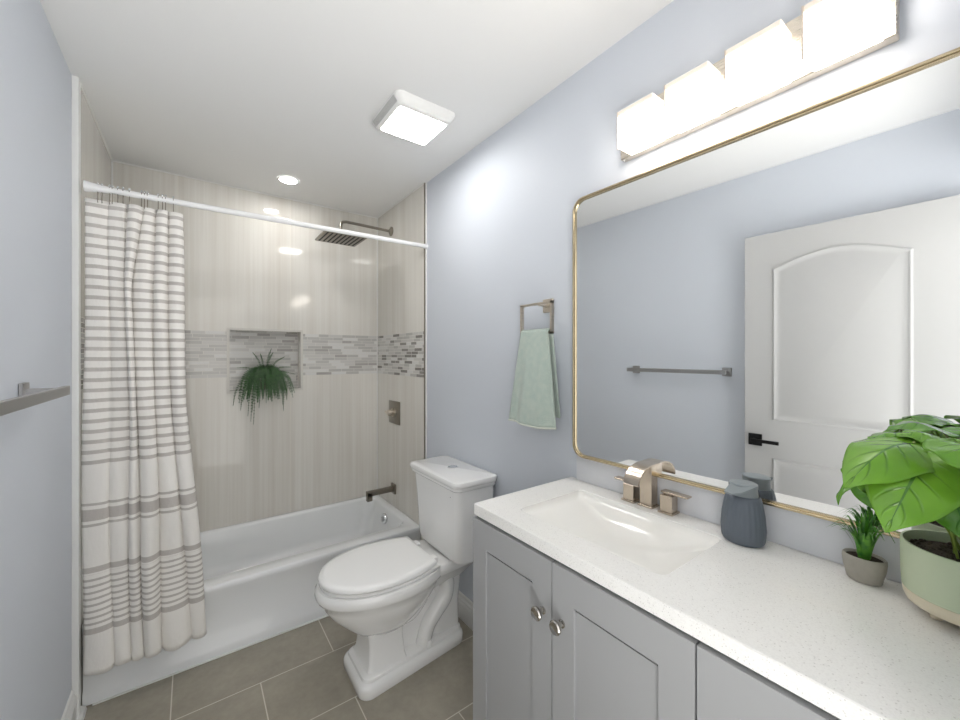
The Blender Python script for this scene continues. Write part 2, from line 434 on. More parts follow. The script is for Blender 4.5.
# ================================================================ BATHTUB
tub = thing('bathtub', 'white alcove bathtub behind the striped curtain and toilet', 'bathtub', (W / 2, (YTUB + YB) / 2, 0))
bm = NB()
X0, X1, Y0, Y1 = TL + .002, W - TS - .002, YTUB, YB - .002; H = .338
R = [rrect(X0, X1, Y0 + .012, Y1, 0, .004), rrect(X0, X1, Y0, Y1, .004, .004), rrect(X0, X1, Y0, Y1, .048, .004),
     rrect(X0, X1, Y0 + .012, Y1, .062, .004), rrect(X0, X1, Y0 + .006, Y1, H - .05, .004), rrect(X0, X1, Y0, Y1, H - .03, .004),
     rrect(X0, X1, Y0, Y1, H - .008, .004), rrect(X0 + .003, X1 - .003, Y0 + .004, Y1 - .001, H - .001, .006), rrect(X0 + .006, X1 - .006, Y0 + .012, Y1 - .003, H, .008)]
ix0, ix1, iy0, iy1 = X0 + .07, X1 - .045, Y0 + .085, Y1 - .04
R += [rrect(ix0, ix1, iy0, iy1, H, .09), rrect(ix0 + .004, ix1 - .004, iy0 + .004, iy1 - .004, H - .003, .088),
      rrect(ix0 + .012, ix1 - .01, iy0 + .01, iy1 - .01, H - .015, .085),
      rrect(ix0 + .06, ix1 - .03, iy0 + .02, iy1 - .02, H - .1, .08), rrect(ix0 + .12, ix1 - .05, iy0 + .03, iy1 - .03, H - .2, .08),
      rrect(ix0 + .16, ix1 - .07, iy0 + .045, iy1 - .045, .1, .07), rrect(ix0 + .2, ix1 - .11, iy0 + .08, iy1 - .08, .075, .06), rrect(ix0 + .3, ix1 - .2, iy0 + .14, iy1 - .14, .07, .05)]
loft(bm, R); obj('tub_shell', bm, 'acrylic', tub, angle=50)
bm = NB(); lathe(bm, (ix1 - .0355, 2.60, .268), [(.036, .012), (.036, .002), (.033, -.004), (.012, -.008), (.0001, -.009)], 28, 'x')
box(bm, ix1 - .057, ix1 - .042, 2.593, 2.607, .251, .285, .004)
obj('overflow_plate', bm, 'chrome', tub)
bm = NB(); lathe(bm, (ix1 - .28, 2.56, .0705), [(.035, -.002), (.035, .003), (.03, .006), (.0001, .008)], 24); obj('drain', bm, 'chrome', tub)

# ================================================================ TUB SPOUT, VALVE, SHOWER
sp_ = thing('tub_spout', 'square brushed nickel tub spout over the end of the bathtub', 'spout', (W - TS, 2.61, .46))
bm = NB(); box(bm, W - TS - .014, W - TS, 2.578, 2.642, .428, .496, .003); obj('flange', bm, 'nickeld', sp_)
bm = NB(); box(bm, 1.312, W - TS - .012, 2.592, 2.628, .446, .478, .003); box(bm, 1.312, 1.348, 2.592, 2.628, .412, .47, .003); obj('spout_body', bm, 'nickeld', sp_)
v_ = thing('shower_valve', 'square brushed nickel shower valve on the right tile wall', 'shower valve', (W - TS, 2.6, 1.0))
bm = NB(); box(bm, W - TS - .008, W - TS, 2.51, 2.69, .925, 1.085, .002); obj('valve_plate', bm, 'nickeld', v_)
bm = NB(); lathe(bm, (W - TS - .008, 2.6, 1.005), [(.03, 0), (.03, -.012), (.022, -.014), (.022, -.045), (.018, -.05), (.0001, -.051)], 24, 'x')
box(bm, W - TS - .052, W - TS - .034, 2.60, 2.665, .997, 1.013, .003); obj('valve_handle', bm, 'nickel', v_)
s_ = thing('rain_shower', 'large square rain shower head on a bent nickel wall arm', 'shower head', (W - TS, 2.66, 2.3))
bm = NB(); lathe(bm, (W - TS, 2.66, 2.305), [(.034, 0), (.034, -.006), (.022, -.012), (.012, -.02), (.0001, -.021)], 24, 'x'); obj('flange', bm, 'nickeld', s_)
bm = NB(); tube(bm, [(W - TS - .01, 2.66, 2.305), (1.3, 2.66, 2.308), (1.20, 2.66, 2.309)] + catmull([(1.19, 2.66, 2.309), (1.163, 2.66, 2.3), (1.155, 2.66, 2.275)], 5) + [(1.155, 2.66, 2.22)], .0095, 12); obj('shower_arm', bm, 'nickeld', s_)
bm = NB(); lathe(bm, (1.155, 2.66, 2.195), [(.02, 0), (.02, .01), (.012, .018), (.012, .03), (.0001, .031)], 20); obj('swivel', bm, 'nickeld', s_)
bm = NB(); box(bm, 1.02, 1.29, 2.53, 2.79, 2.185, 2.196, .003); hd = obj('spray_plate', bm, 'nickeld', s_)
bm = NB()
for i in range(9):
    x = 1.043 + i * .028; box(bm, x - .005, x + .005, 2.55, 2.77, 2.1835, 2.1855)
obj('nozzle_strips', bm, 'rubber', hd)

# ================================================================ CURTAIN ROD, RINGS, CURTAIN
PL, PR = Vector((TL, 2.135, 2.066)), Vector((W, 2.145, 2.082))
rod = thing('shower_curtain_rod', 'white tension rod spanning the alcove above the bathtub', 'curtain rod', (TL, 2.135, 2.066))
bm = NB(); tube(bm, [PL + Vector((.02, 0, 0)), PR - Vector((.02, 0, 0))], .0125, 16); obj('rod', bm, 'rodwhite', rod)
bm = NB(); lathe(bm, PL + Vector((.0185, 0, 0)), [(.0205, 0), (.0205, .006), (.016, .035), (.0135, .07), (.0126, .075)], 20, 'x'); obj('end_cap', bm, 'rodwhite', rod)
bm = NB(); lathe(bm, PR, [(.0165, -.0005), (.0165, -.01), (.0135, -.02), (.0126, -.024)], 20, 'x'); obj('end_cap', bm, 'rodwhite', rod)
VK = [2.02, 1.7, 1.2, .6, .15]
VV = [(.020, .014, .012, .010, .010), (.086, .084, .088, .090, .10), (.142, .134, .142, .147, .152), (.190, .158, .166, .182, .196),
      (.226, .222, .229, .240, .255), (.268, .266, .285, .318, .355), (.318, .322, .336, .378, .407)]
AA = (.012, .016, .03, .034, .03, .026)
def vx(i, z): return tab([(-k, v) for k, v in zip(VK, VV[i])], -z)
rows = []; NZ = 90
for j in range(NZ + 1):
    z = lerp(2.02, .165, j / NZ); row = []
    for i in range(6):
        a, b = vx(i, z), vx(i + 1, z)
        n = 12
        for k in range(n + (i == 5)):
            t = k / n; amp = AA[i] * (1 + .35 * (1 - z / 2))
            arch = (4 * t * (1 - t)) ** .6; amp *= .8 + .25 * math.sin(i * 2.3 + z * 2.1)
            y = 2.137 + .006 * i / 6 - amp * arch * (.9 if z > 1.95 else 1)
            y += .003 * math.sin(z * 9 + i * 2 + t * 3) - .014 * max(0, (.5 - z))
            x = lerp(a, b, t) + .004 * math.sin(z * 5 + i)
            x = max(x, .006)
            zz = z + (-.010 * arch * (.5 if i in (0, 4) else -.1) + .004 * math.sin(x * 60)) * (1 if j > NZ - 4 else 0)
            row.append(Vector((x, min(y, 2.146), zz)))
    rows.append(row)
bm = NB(); grid(bm, rows)
cur = obj('shower_curtain', bm, 'curtain', angle=80, loc=(.2, 2.13, 2.02))
cur.data.materials[0] = M['curtain']
so = cur.modifiers.new('s', 'SOLIDIFY'); so.thickness = .0016; so.offset = 0
tag(cur, 'cream shower curtain with taupe horizontal stripes, drawn to the left', 'shower curtain')
def make_ring():
    r = thing('curtain_ring', '', 'curtain ring', (0, 2.14, 2.07), 'wire rings holding the shower curtain')
    bm = NB(); pts = []
    for k in range(17):
        a = math.radians(-60 + 300 * k / 16); pts.append((.0, 2.14 + .0155 * math.cos(a), 2.071 + .0155 * math.sin(a)))
    pts2 = [(0, 2.143, 2.045), (0, 2.138, 2.02), (0, 2.131, 2.008), (0, 2.127, 2.02), (0, 2.131, 2.045)]
    tube(bm, pts + [pts2[0]] , .0013, 6); tube(bm, pts2 + [pts[-1]], .0013, 6)
    obj('wire_hook', bm, 'nickeld', r)
    for k in range(4):
        a = math.radians(30 + 40 * k); bm = NB(); bmesh.ops.create_uvsphere(bm, u_segments=10, v_segments=6, radius=.0034)
        bmesh.ops.translate(bm, verts=bm.verts, vec=(0, 2.14 + .0155 * math.cos(a), 2.071 + .0155 * math.sin(a))); obj('roller_ball', bm, 'chrome', r)
    return r
ring0 = make_ring()
ring_x = [.054, .066, .088, .096, .112, .128, .147, .185, .194, .203, .238, .252, .262, .288]
RL = 'thin chrome wire ring with roller balls hooking the striped curtain to the white rod'
for i, x in enumerate(ring_x):
    if i == 0: r = ring0
    else:
        r = ring0.copy(); COL.objects.link(r)
        for ch in ring0.children:
            c = ch.copy(); COL.objects.link(c); c.parent = r
    r.location = (x, 2.14, 2.07 + .0105 * x); r['label'] = RL

# ================================================================ FERN IN THE NICHE
fern = thing('potted_fern', 'dark green drooping fern spilling out of the tiled wall niche', 'plant', (.745, YB + .04, nz0 + .003))
bm = NB(); lathe(bm, (.745, YB + .045, nz0 + .0035), [(.026, 0), (.036, .055), (.039, .06), (.036, .062), (.034, .056), (.0001, .054)], 20); obj('pot', bm, 'concrete', fern)
bm = NB(); rnd = random.Random(11)
def frond(bm, pts, wl, n=26, wdt=.0035):
    P = catmull(pts, 8); m = len(P)
    for i in range(m - 1):
        a, b = P[i], P[i + 1]; d = (b - a); s = d.cross(Vector((0, -1, .3)))
        if s.length < 1e-6: continue
        s.normalize(); w_ = .0011
        bm.faces.new([bm.verts.new(q) for q in (a - s * w_, a + s * w_, b + s * w_, b - s * w_)])
    for k in range(n):
        t = (k + .7) / n * (m - 1); i = min(int(t), m - 2); p = P[i].lerp(P[i + 1], t - i); d = (P[i + 1] - P[i]).normalized()
        s = d.cross(Vector((0, -1, .3)));
        if s.length < 1e-6: continue
        s.normalize(); tt = k / n; L = wl * math.sin(PI * min(1, .18 + .82 * tt) ** .8) ** .7 * rnd.uniform(.8, 1.1)
        nrm = s.cross(d).normalized()
        for sg in (-1, 1):
            e = p + s * sg * L + d * L * .55 + nrm * rnd.uniform(-.3, .1) * L; m1 = p.lerp(e, .5)
            q = d * wdt
            bm.faces.new([bm.verts.new(v) for v in (p, m1 + q, e, m1 - q * .6)])
C0 = Vector((.745, YB + .035, nz0 + .075))
for k in range(110):
    a = rnd.uniform(-.12, 1.12) * PI if k < 64 else rnd.gauss(.5, .14) * PI; rr = rnd.uniform(.06, .125); ux = math.cos(a); uy = -abs(math.sin(a))
    drop = rnd.uniform(.05, .15); top = rnd.uniform(.02, .085)
    rx = ux * rr * 1.35
    ex = C0 + Vector((rx, 0, 0)); yo = min(C0.y - .02 + uy * rr, YB + .03)
    yo = yo if abs(rx) < .18 else YB - .02
    p1 = C0 + Vector((rx * .35, (yo - C0.y) * .35, top)); p2 = Vector((C0.x + rx * .8, lerp(C0.y, yo, .8), C0.z + top * .4)); p3 = Vector((C0.x + rx * 1.02, yo - .015, C0.z - drop))
    if uy > -.3: p3.y = YB - .03; p2.y = YB - .0
    frond(bm, [C0, p1, p2, p3], rnd.uniform(.011, .017), 26)
for ex, ez, yy in ((.66, 1.045, .09), (.655, .985, .07), (.668, .968, .09), (.64, 1.02, .06), (.70, 1.07, .08), (.845, 1.04, .07), (.838, 1.08, .08), (.56, 1.09, .05), (.60, 1.06, .06), (.865, 1.11, .07)):
    frond(bm, [C0, C0 + Vector(((ex - C0.x) * .5, -.06, .05)), (lerp(C0.x, ex, .9), YB - yy, 1.2), (ex, YB - yy + .03, ez)], .012, 34)
for ex, ez in ((.67, 1.43), (.715, 1.42), (.78, 1.455), (.79, 1.43), (.585, 1.33), (.86, 1.40), (.90, 1.33), (.925, 1.28)):
    frond(bm, [C0, lerp(C0, Vector((ex, YB + .02, ez)), .5) + Vector((0, 0, .03)), (ex, YB + .01, ez)], .009, 18)
obj('foliage', bm, 'fern', fern, smooth=False)

# ================================================================ TOILET
TC = 1.685
toi = thing('toilet', 'white two-piece elongated toilet with closed lid beside the vanity', 'toilet', (1.15, TC, 0))
def egg(xf, xb, hw, z, hb=None, n=48, yc=TC):
    """outline: rounded front at xf, blunt back at xb, hb = half width at the back"""
    hb = hb if hb is not None else hw * .75; pts = []
    xm = lerp(xf, xb, .56); m = n // 2
    prof = []
    for i in range(m + 1):
        t = i / m
        if t < .5:
            a = t / .5 * PI / 2; prof.append((xm - (xm - xf) * math.cos(a), hw * math.sin(a) ** .92))
        else:
            s = (t - .5) / .5; x = lerp(xm, xb, s)
            prof.append((x, lerp(hw, hb, s ** 2.0)))
    out = [Vector((x, yc - y, z)) for x, y in prof] + [Vector((x, yc + y, z)) for x, y in prof[::-1][:-1]]
    return out
def sq(xf, xb, hf, hb, z, r=.03, yc=TC, n=6):
    """rounded trapezoid, half widths hf at the front and hb at the back"""
    pts = []
    cs = [(xb - r, hb - r, 0), (xf + r, hf - r, 90), (xf + r, -(hf - r), 180), (xb - r, -(hb - r), 270)]
    for cx, cy, a0 in cs:
        for i in range(n + 1):
            a = math.radians(a0 + 90 * i / n); pts.append(Vector((cx + r * math.cos(a), yc + cy + r * math.sin(a), z)))
    return pts
bm = NB()  # stepped foot
loft(bm, [sq(.905, 1.44, .135, .088, 0, .045), sq(.902, 1.442, .138, .09, .006, .045), sq(.902, 1.442, .138, .09, .038, .045), sq(.908, 1.438, .131, .084, .05, .042),
          sq(.92, 1.434, .120, .076, .055, .036), sq(.922, 1.432, .118, .074, .068, .035), sq(.934, 1.42, .106, .06, .078, .03)])
obj('foot', bm, 'porcelain', toi, angle=40)
bm = NB()  # square front pedestal flowing into the bowl
loft(bm, [sq(.94, 1.12, .100, .100, .074, .012), sq(.952, 1.115, .090, .090, .10, .012), sq(.958, 1.11, .082, .082, .17, .014), sq(.955, 1.12, .084, .084, .23, .03), sq(.94, 1.14, .09, .09, .27, .05)])
obj('pedestal', bm, 'porcelain', toi, angle=28)
bm = NB()
B = [egg(.93, 1.16, .085, .205, .06), egg(.895, 1.20, .112, .235, .06), egg(.855, 1.24, .142, .275, .07), egg(.815, 1.27, .168, .32, .08), egg(.79, 1.29, .184, .36, .09), egg(.778, 1.30, .192, .392, .10)]
B += [egg(.764, 1.31, .200, .398, .11), egg(.759, 1.31, .203, .41, .115), egg(.760, 1.31, .203, .43, .115), egg(.768, 1.31, .198, .443, .115), egg(.80, 1.30, .17, .446, .10)]
loft(bm, B); obj('bowl', bm, 'porcelain', toi, angle=50)
bm = NB()  # deck joining the bowl to the tank
loft(bm, [sq(1.20, 1.46, .10, .07, .33, .04), sq(1.17, 1.49, .14, .12, .395, .03), sq(1.16, 1.495, .150, .135, .41, .03), sq(1.16, 1.495, .150, .135, .44, .03), sq(1.17, 1.49, .14, .13, .448, .025)])
obj('tank_deck', bm, 'porcelain', toi, angle=45)
bm = NB()  # rear column and trapway relief on both sides
loft(bm, [sq(1.28, 1.425, .058, .058, .07, .02), sq(1.30, 1.425, .05, .055, .2, .02), sq(1.27, 1.44, .055, .06, .36, .02)])
loft(bm, [sq(1.09, 1.33, .045, .045, .07, .03), sq(1.10, 1.32, .045, .045, .34, .03)])
obj('rear_column', bm, 'porcelain', toi, angle=45)
for sg in (-1, 1):
    y = TC + sg * .058
    P = catmull([(1.03, y + sg * -.01, .30), (1.08, y, .245), (1.15, y, .235), (1.20, y, .28), (1.25, y, .345), (1.31, y, .36), (1.345, y, .315), (1.335, y, .25), (1.285, y, .195), (1.245, y, .145), (1.215, y, .06)], 6)
    bm = NB(); m = len(P); tube(bm, P, [lerp(.030, .040, min(1, i / m * 1.4)) if i / m < .7 else lerp(.040, .034, (i / m - .7) / .3) for i in range(m)], 16); obj('trapway', bm, 'porcelain', toi, angle=60)
    bm = NB(); lathe(bm, (1.235, TC + sg * .088, .066), [(.013, 0), (.013, .02), (.010, .028), (.0001, .031)], 18); obj('bolt_cap', bm, 'plastic', toi)
bm = NB()
loft(bm, [egg(.778, 1.255, .185, .4465, .15), egg(.776, 1.258, .187, .450, .152), egg(.776, 1.258, .187, .4595, .152), egg(.784, 1.25, .179, .4625, .145)]); obj('seat', bm, 'plastic', toi, angle=50)
bm = NB()
loft(bm, [egg(.786, 1.235, .178, .4640, .138), egg(.774, 1.243, .192, .4665, .147), egg(.774, 1.243, .192, .478, .147), egg(.781, 1.238, .185, .4855, .141), egg(.80, 1.22, .168, .4875, .125), egg(.85, 1.18, .13, .4885, .09)]); obj('lid', bm, 'plastic', toi, angle=50)
for sg in (-1, 1):
    bm = NB(); box(bm, 1.228, 1.272, TC + sg * .085 - .022, TC + sg * .085 + .022, .446, .474, .006, 3); obj('hinge', bm, 'plastic', toi)
YC2 = 1.662
bm = NB()
loft(bm, [sq(1.345, 1.495, .16, .17, .452, .04, YC2), sq(1.316, 1.505, .192, .200, .462, .045, YC2), sq(1.308, 1.508, .199, .207, .49, .04, YC2), sq(1.300, 1.512, .208, .214, .70, .035, YC2), sq(1.292, 1.513, .213, .216, .802, .032, YC2)])
tk = obj('tank', bm, 'porcelain', toi, angle=45)
bm = NB(); bmesh.ops.create_uvsphere(bm, u_segments=10, v_segments=8, radius=.004); bmesh.ops.translate(bm, verts=bm.verts, vec=(1.298, 1.508, .765)); obj('plug', bm, 'gap', tk)
bm = NB()
loft(bm, [sq(1.286, 1.514, .222, .226, .800, .035, YC2), sq(1.280, 1.515, .228, .231, .806, .035, YC2), sq(1.279, 1.515, .229, .232, .818, .035, YC2), sq(1.275, 1.515, .233, .236, .822, .035, YC2), sq(1.272, 1.516, .236, .238, .835, .035, YC2), sq(1.276, 1.514, .232, .236, .844, .033, YC2), sq(1.287, 1.505, .221, .226, .8475, .03, YC2)])
ld = obj('tank_lid', bm, 'porcelain', toi, angle=40)
bm = NB(); loft(bm, [circ((1.405, 1.662, .8470), .028, 'z', 28, .022), circ((1.405, 1.662, .851), .028, 'z', 28, .022), circ((1.405, 1.662, .8525), .025, 'z', 28, .019)]); obj('flush_button', bm, 'chrome', ld)
# water supply stub: black gasket under the tank
bm = NB(); box(bm, 1.345, 1.43, TC - .06, TC + .06, .446, .456, .003); obj('tank_gasket', bm, 'rubber', toi)

# ================================================================ VANITY CABINET
ZC = .945; XC = 1.062; YE = .998; XF = XC - .004
cab = thing('vanity_cabinet', 'grey shaker bathroom vanity cabinet under the white countertop', 'cabinet', (1.3, .45, 0))
bm = NB(); ztop = ZC - .0345
box(bm, XF + .02, W - .002, YF + .003, YE - .002, .10, ZC - .10); box(bm, XF + .08, W - .002, YF + .003, YE - .012, 0, .10)
box(bm, XF + .02, XF + .045, YF + .003, YE - .002, ZC - .10, ztop); box(bm, W - .02, W - .002, YF + .003, YE - .002, ZC - .10, ztop)
box(bm, XF + .045, W - .02, YE - .026, YE - .002, ZC - .10, ztop); box(bm, XF + .045, W - .02, YF + .003, YF + .021, ZC - .10, ztop)
obj('body', bm, 'cab', cab)
def shaker(y0, y1, z0, z1, y_knob=None):
    bm = NB(); s = .066; x0, x1 = XF, XF + .019
    for a, b, c, e in ((y0, y0 + s, z0, z1), (y1 - s, y1, z0, z1)): box(bm, x0, x1, a, b, c, e)
    for c, e in ((z0, z0 + s), (z1 - s - .012, z1)): box(bm, x0, x1, y0 + s, y1 - s, c, e)
    box(bm, x0 + .0050, x1, y0 + s - .002, y1 - s + .002, z0 + s - .002, z1 - s - .0195)
    d = obj('door', bm, 'cab', cab)
    if y_knob:
        bm = NB(); lathe(bm, (XF, y_knob, .772), [(.0095, 0), (.0095, -.003), (.006, -.005), (.0055, -.014), (.009, -.018), (.0155, -.020), (.0165, -.022), (.0165, -.026), (.014, -.029), (.009, -.027), (.0001, -.0275)], 28, 'x')
        obj('knob', bm, 'steelknob', d)
M['steelknob'] = simple('satin_nickel_knob', srgb(190, 186, 180), .18, 1, var=.02)
ZD = ZC - .034 - .008
shaker(.666, .996, .115, ZD, .693)
shaker(.328, .662, .115, ZD, .631)
shaker(-.012, .324, .115, ZD)
# ---- countertop with integral basin and splash
top = thing('countertop', 'white speckled quartz vanity countertop with a built-in rectangular basin', 'countertop', (1.3, .45, ZC - .034))
bx0, bx1, by0, by1 = 1.145, 1.432, .432, .882
bm = NB()
tx0, tx1, ty0, ty1 = XC, W - .0015, YF + .003, YE
def orect(i, z):  return rrect(tx0 + i, tx1 - i, ty0 + i, ty1 - i, z, .004, 6)
def irect(i, z, r=.022):  return rrect(bx0 + i, bx1 - i, by0 + i, by1 - i, z, r, 6)
loft(bm, [irect(0, ZC - .034), orect(.001, ZC - .034), orect(0, ZC - .033), orect(0, ZC - .002), orect(.002, ZC), irect(-.002, ZC), irect(0, ZC - .002), irect(0, ZC - .0338)], False, False)
bmesh.ops.remove_doubles(bm, verts=bm.verts, dist=1e-5)
obj('slab', bm, 'quartz', top, angle=30)
bm = NB()
loft(bm, [irect(.0005, ZC - .0335), irect(.0005, ZC - .004), irect(.003, ZC - .012), irect(.008, ZC - .018), irect(.02, ZC - .024, .03), rrect(bx0 + .04, bx1 - .035, by0 + .05, by1 - .07, ZC - .036, .035), rrect(bx0 + .07, bx1 - .07, by0 + .10, by1 - .13, ZC - .050, .035), rrect(bx0 + .11, bx1 - .11, by0 + .17, by1 - .20, ZC - .058, .025)], False, True)
obj('basin', bm, 'basin', top, angle=60)
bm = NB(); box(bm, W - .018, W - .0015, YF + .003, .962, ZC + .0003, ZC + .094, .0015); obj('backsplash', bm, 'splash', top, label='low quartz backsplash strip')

# ================================================================ FAUCET (three pieces move together with the deck)
fau = thing('faucet', 'brushed nickel waterfall faucet with two square lever handles', 'faucet', (1.47, .68, ZC))
fy = .663
bm = NB(); box(bm, 1.461, 1.504, fy - .024, fy + .024, ZC + .0005, ZC + .006, .001, 1); box(bm, 1.466, 1.501, fy - .0195, fy + .0195, ZC + .004, ZC + .128, .0012, 1); obj('spout_body', bm, 'nickelv', fau)
bm = NB(); A = []
for k in range(17):
    a = PI / 2 + (PI / 2) * .97 * k / 16; A.append((1.470 + .082 * math.cos(a), ZC + .133 - .052 + .052 * math.sin(a)))
A = [(1.501, ZC + .133)] + A
inn = [(x + .0035 * (1 if i > 4 else .3), z - .0035) for i, (x, z) in enumerate(A)]
extr(bm, A + inn[::-1], 'y', fy - .0245, fy + .0245); obj('waterfall_spout', bm, 'nickelv', fau, angle=25)
for hy, sg in ((.598, -1), (.720, 1)):
    bm = NB(); box(bm, 1.458, 1.502, hy - .0225, hy + .0225, ZC + .0005, ZC + .006, .001, 1); box(bm, 1.463, 1.497, hy - .018, hy + .018, ZC + .004, ZC + .054, .0012, 1)
    h = obj('handle', bm, 'nickelv', fau)
    bm = NB(); y0, y1 = (hy - .018, hy + .055) if sg > 0 else (hy - .060, hy + .018)
    box(bm, 1.468, 1.494, y0, y1, ZC + .058, ZC + .063, .001, 1); box(bm, 1.472, 1.488, hy - .012, hy + .012, ZC + .052, ZC + .060); obj('lever', bm, 'nickelv', h)

# ================================================================ MIRROR
def add_mirror():
    mi = thing('wall_mirror', 'large rounded rectangular mirror with thin champagne gold frame', 'mirror', (1.5, .5, 1.0))
    phi = math.radians(1.0)
    y0, y1, z0, z1, r = -.055, .962, 1.038, 1.978, .045
    def ring(i, x):
        out = []
        for p in rrect(y0 + i, y1 - i, z0 + i, z1 - i, 0, r - i * .7, 8): out.append(Vector((x, p.x, p.y)))
        return out
    def place(bm):
        bmesh.ops.rotate(bm, verts=bm.verts, cent=(1.5, .5, 0), matrix=Matrix.Rotation(phi, 3, 'Z'))
    xb, xf = 1.513, 1.4905
    bm = NB(); loft(bm, [ring(0, xb), ring(0, xf + .006), ring(.001, xf + .004), ring(.001, xf + .003), ring(0, xf + .001), ring(.0015, xf), ring(.0045, xf), ring(.006, xf + .001), ring(.007, xf + .004), ring(.010, xf + .004), ring(.0105, 1.5)], False, False)
    place(bm); obj('frame', bm, 'gold', mi, angle=30)
    bm = NB(); loft(bm, [ring(.0102, 1.505), ring(.0102, 1.500)]); place(bm); obj('mirror_glass', bm, 'mirror', mi, smooth=False)
add_mirror()

# ================================================================ VANITY LIGHT
vl = thing('vanity_light', 'four-light wall fixture with frosted square glass shades above the mirror', 'wall light', (W, .45, 2.1))
bm = NB(); box(bm, 1.494, W - .002, .137, .768, 2.052, 2.20, .002, 1); obj('backplate', bm, 'nickel', vl)
for y1 in (.727, .576, .421, .268):
    y0 = y1 - .112
    bm = NB(); box(bm, 1.422, 1.4935, y0, y1, 2.05, 2.150, .003, 2); s = obj('glass_shade', bm, 'van_e', vl)
    bm = NB(); box(bm, 1.4215, 1.494, y0 - .0005, y1 + .0005, 2.1505, 2.166, .002, 1); obj('glass_rim', bm, 'rim_e', s)
    bm = NB(); box(bm, 1.4205, 1.4265, y1 + .0005, y1 + .004, 2.05, 2.165); obj('glass_edge', bm, 'frost', s)
# ================================================================ CEILING FAN LIGHT + DOWNLIGHT
fl = thing('bathroom_fan', 'square white ceiling exhaust fan with a lit centre panel', 'fan light', (1.155, 1.595, CZ))
bm = NB(); loft(bm, [rrect(1.012, 1.30, 1.455, 1.75, CZ - .0005, .03), rrect(1.012, 1.30, 1.455, 1.75, CZ - .008, .03), rrect(1.03, 1.285, 1.475, 1.735, CZ - .034, .028), rrect(1.036, 1.28, 1.48, 1.73, CZ - .038, .026)]); fh = obj('housing', bm, 'white', fl, angle=40)
bm = NB()
for k in range(7):
    dz = .010 + k * .0032; xs = 1.012 + (dz - .008) * .69; box(bm, xs - .0008, xs + .001, 1.49, 1.72, CZ - dz - .0007, CZ - dz + .0007)
for k in range(7):
    dz = .010 + k * .0032; ys = 1.75 - (dz - .008) * .58; box(bm, 1.05, 1.265, ys - .001, ys + .0008, CZ - dz - .0007, CZ - dz + .0007)
obj('grille', bm, 'grille', fh)
bm = NB(); loft(bm, [rrect(1.045, 1.272, 1.50, 1.712, CZ - .0375, .012), rrect(1.045, 1.272, 1.50, 1.712, CZ - .0388, .012), rrect(1.046, 1.271, 1.501, 1.711, CZ - .039, .01)]); obj('lens', bm, 'fan_e', fl)
dl = thing('recessed_light', 'small round recessed ceiling light above the bathtub', 'ceiling light', (.825, 2.61, CZ))
bm = NB(); n = 32; c = (.825, 2.61, CZ - .0005)
loft(bm, [circ(c, .062), circ((.825, 2.61, CZ - .004), .060), circ((.825, 2.61, CZ - .006), .050), circ((.825, 2.61, CZ - .003), .046)], False, False); obj('trim_ring', bm, 'white', dl)
bm = NB(); loft(bm, [circ((.825, 2.61, CZ - .0012), .047), circ((.825, 2.61, CZ - .004), .046)]); obj('lens', bm, 'down_e', dl)

# ================================================================ TOWEL RING + TOWEL
tr = thing('towel_ring', 'square brushed nickel towel ring beside the mirror', 'towel ring', (W, 1.118, 1.61))
bm = NB(); box(bm, W - .012, W - .001, 1.088, 1.142, 1.582, 1.636, .0015, 1); box(bm, 1.464, W - .010, 1.106, 1.122, 1.604, 1.619, .0015, 1); obj('wall_mount', bm, 'nickel', tr)
bm = NB(); rx0, rx1, ry0, ry1, rz0, rz1 = 1.463, 1.471, 1.044, 1.222, 1.492, 1.617
for a, b, c, d in ((ry0, ry0 + .009, rz0, rz1), (ry1 - .009, ry1, rz0, rz1), (ry0, ry1, rz0, rz0 + .008), (ry0, ry1, rz1 - .008, rz1)): box(bm, rx0 - .003, rx1 + .003, a, b, c, d)
obj('ring', bm, 'nickel', tr)
rows = []; prof = []
zt = rz0 + .004; xc = 1.467
S = []
for k in range(22): S.append(('b', k / 21))
for k in range(1, 9): S.append(('t', k / 9))
for k in range(30): S.append(('f', k / 29))
for kind, t in S:
    row = []
    for j in range(25):
        u = j / 24
        if kind == 'b':
            z = lerp(1.165, zt, t); x = lerp(1.497, xc + .014, t); f = 1 - t
            y = lerp(lerp(1.035, 1.0575, t), lerp(1.20, 1.209, t), u); x += .006 * math.sin(u * 9) * f
        elif kind == 't':
            a = PI * t; x = xc + .014 * math.cos(a); z = zt + .014 * math.sin(a); y = lerp(1.0575, 1.209, u)
        else:
            z = lerp(zt, 1.132, t); f = t
            y = lerp(lerp(1.0575, 1.018, f ** .8), lerp(1.209, 1.262, f), u)
            x = xc - .014 - .024 * f + f * .008 * math.sin(u * 7.5 + .6) + f * .004 * math.sin(u * 17)
            if u < .16: x += (.16 - u) / .16 * .022 * f ** 1.3
            z -= .004 * math.sin(u * 5) * f
        row.append(Vector((x, y, z)))
    rows.append(row)
bm = NB(); grid(bm, rows); tw = obj('hand_towel', bm, 'towel', angle=80, loc=(xc, 1.13, 1.3)); so = tw.modifiers.new('s', 'SOLIDIFY'); so.thickness = .006; so.offset = 0
tag(tw, 'pale sage green hand towel draped through the square towel ring', 'towel')
bm = NB()
for rr in (rows[-1],): tube(bm, [p + Vector((0, 0, 0)) for p in rr], .0045, 8)
obj('hem', bm, 'hem', tw, label='pale rolled hem')
bm = NB(); zc = [p + Vector((-.0035, 0, 0)) for p in rows[30 + 13]]; tube(bm, zc, .0012, 6); obj('woven_band', bm, 'towel', tw)

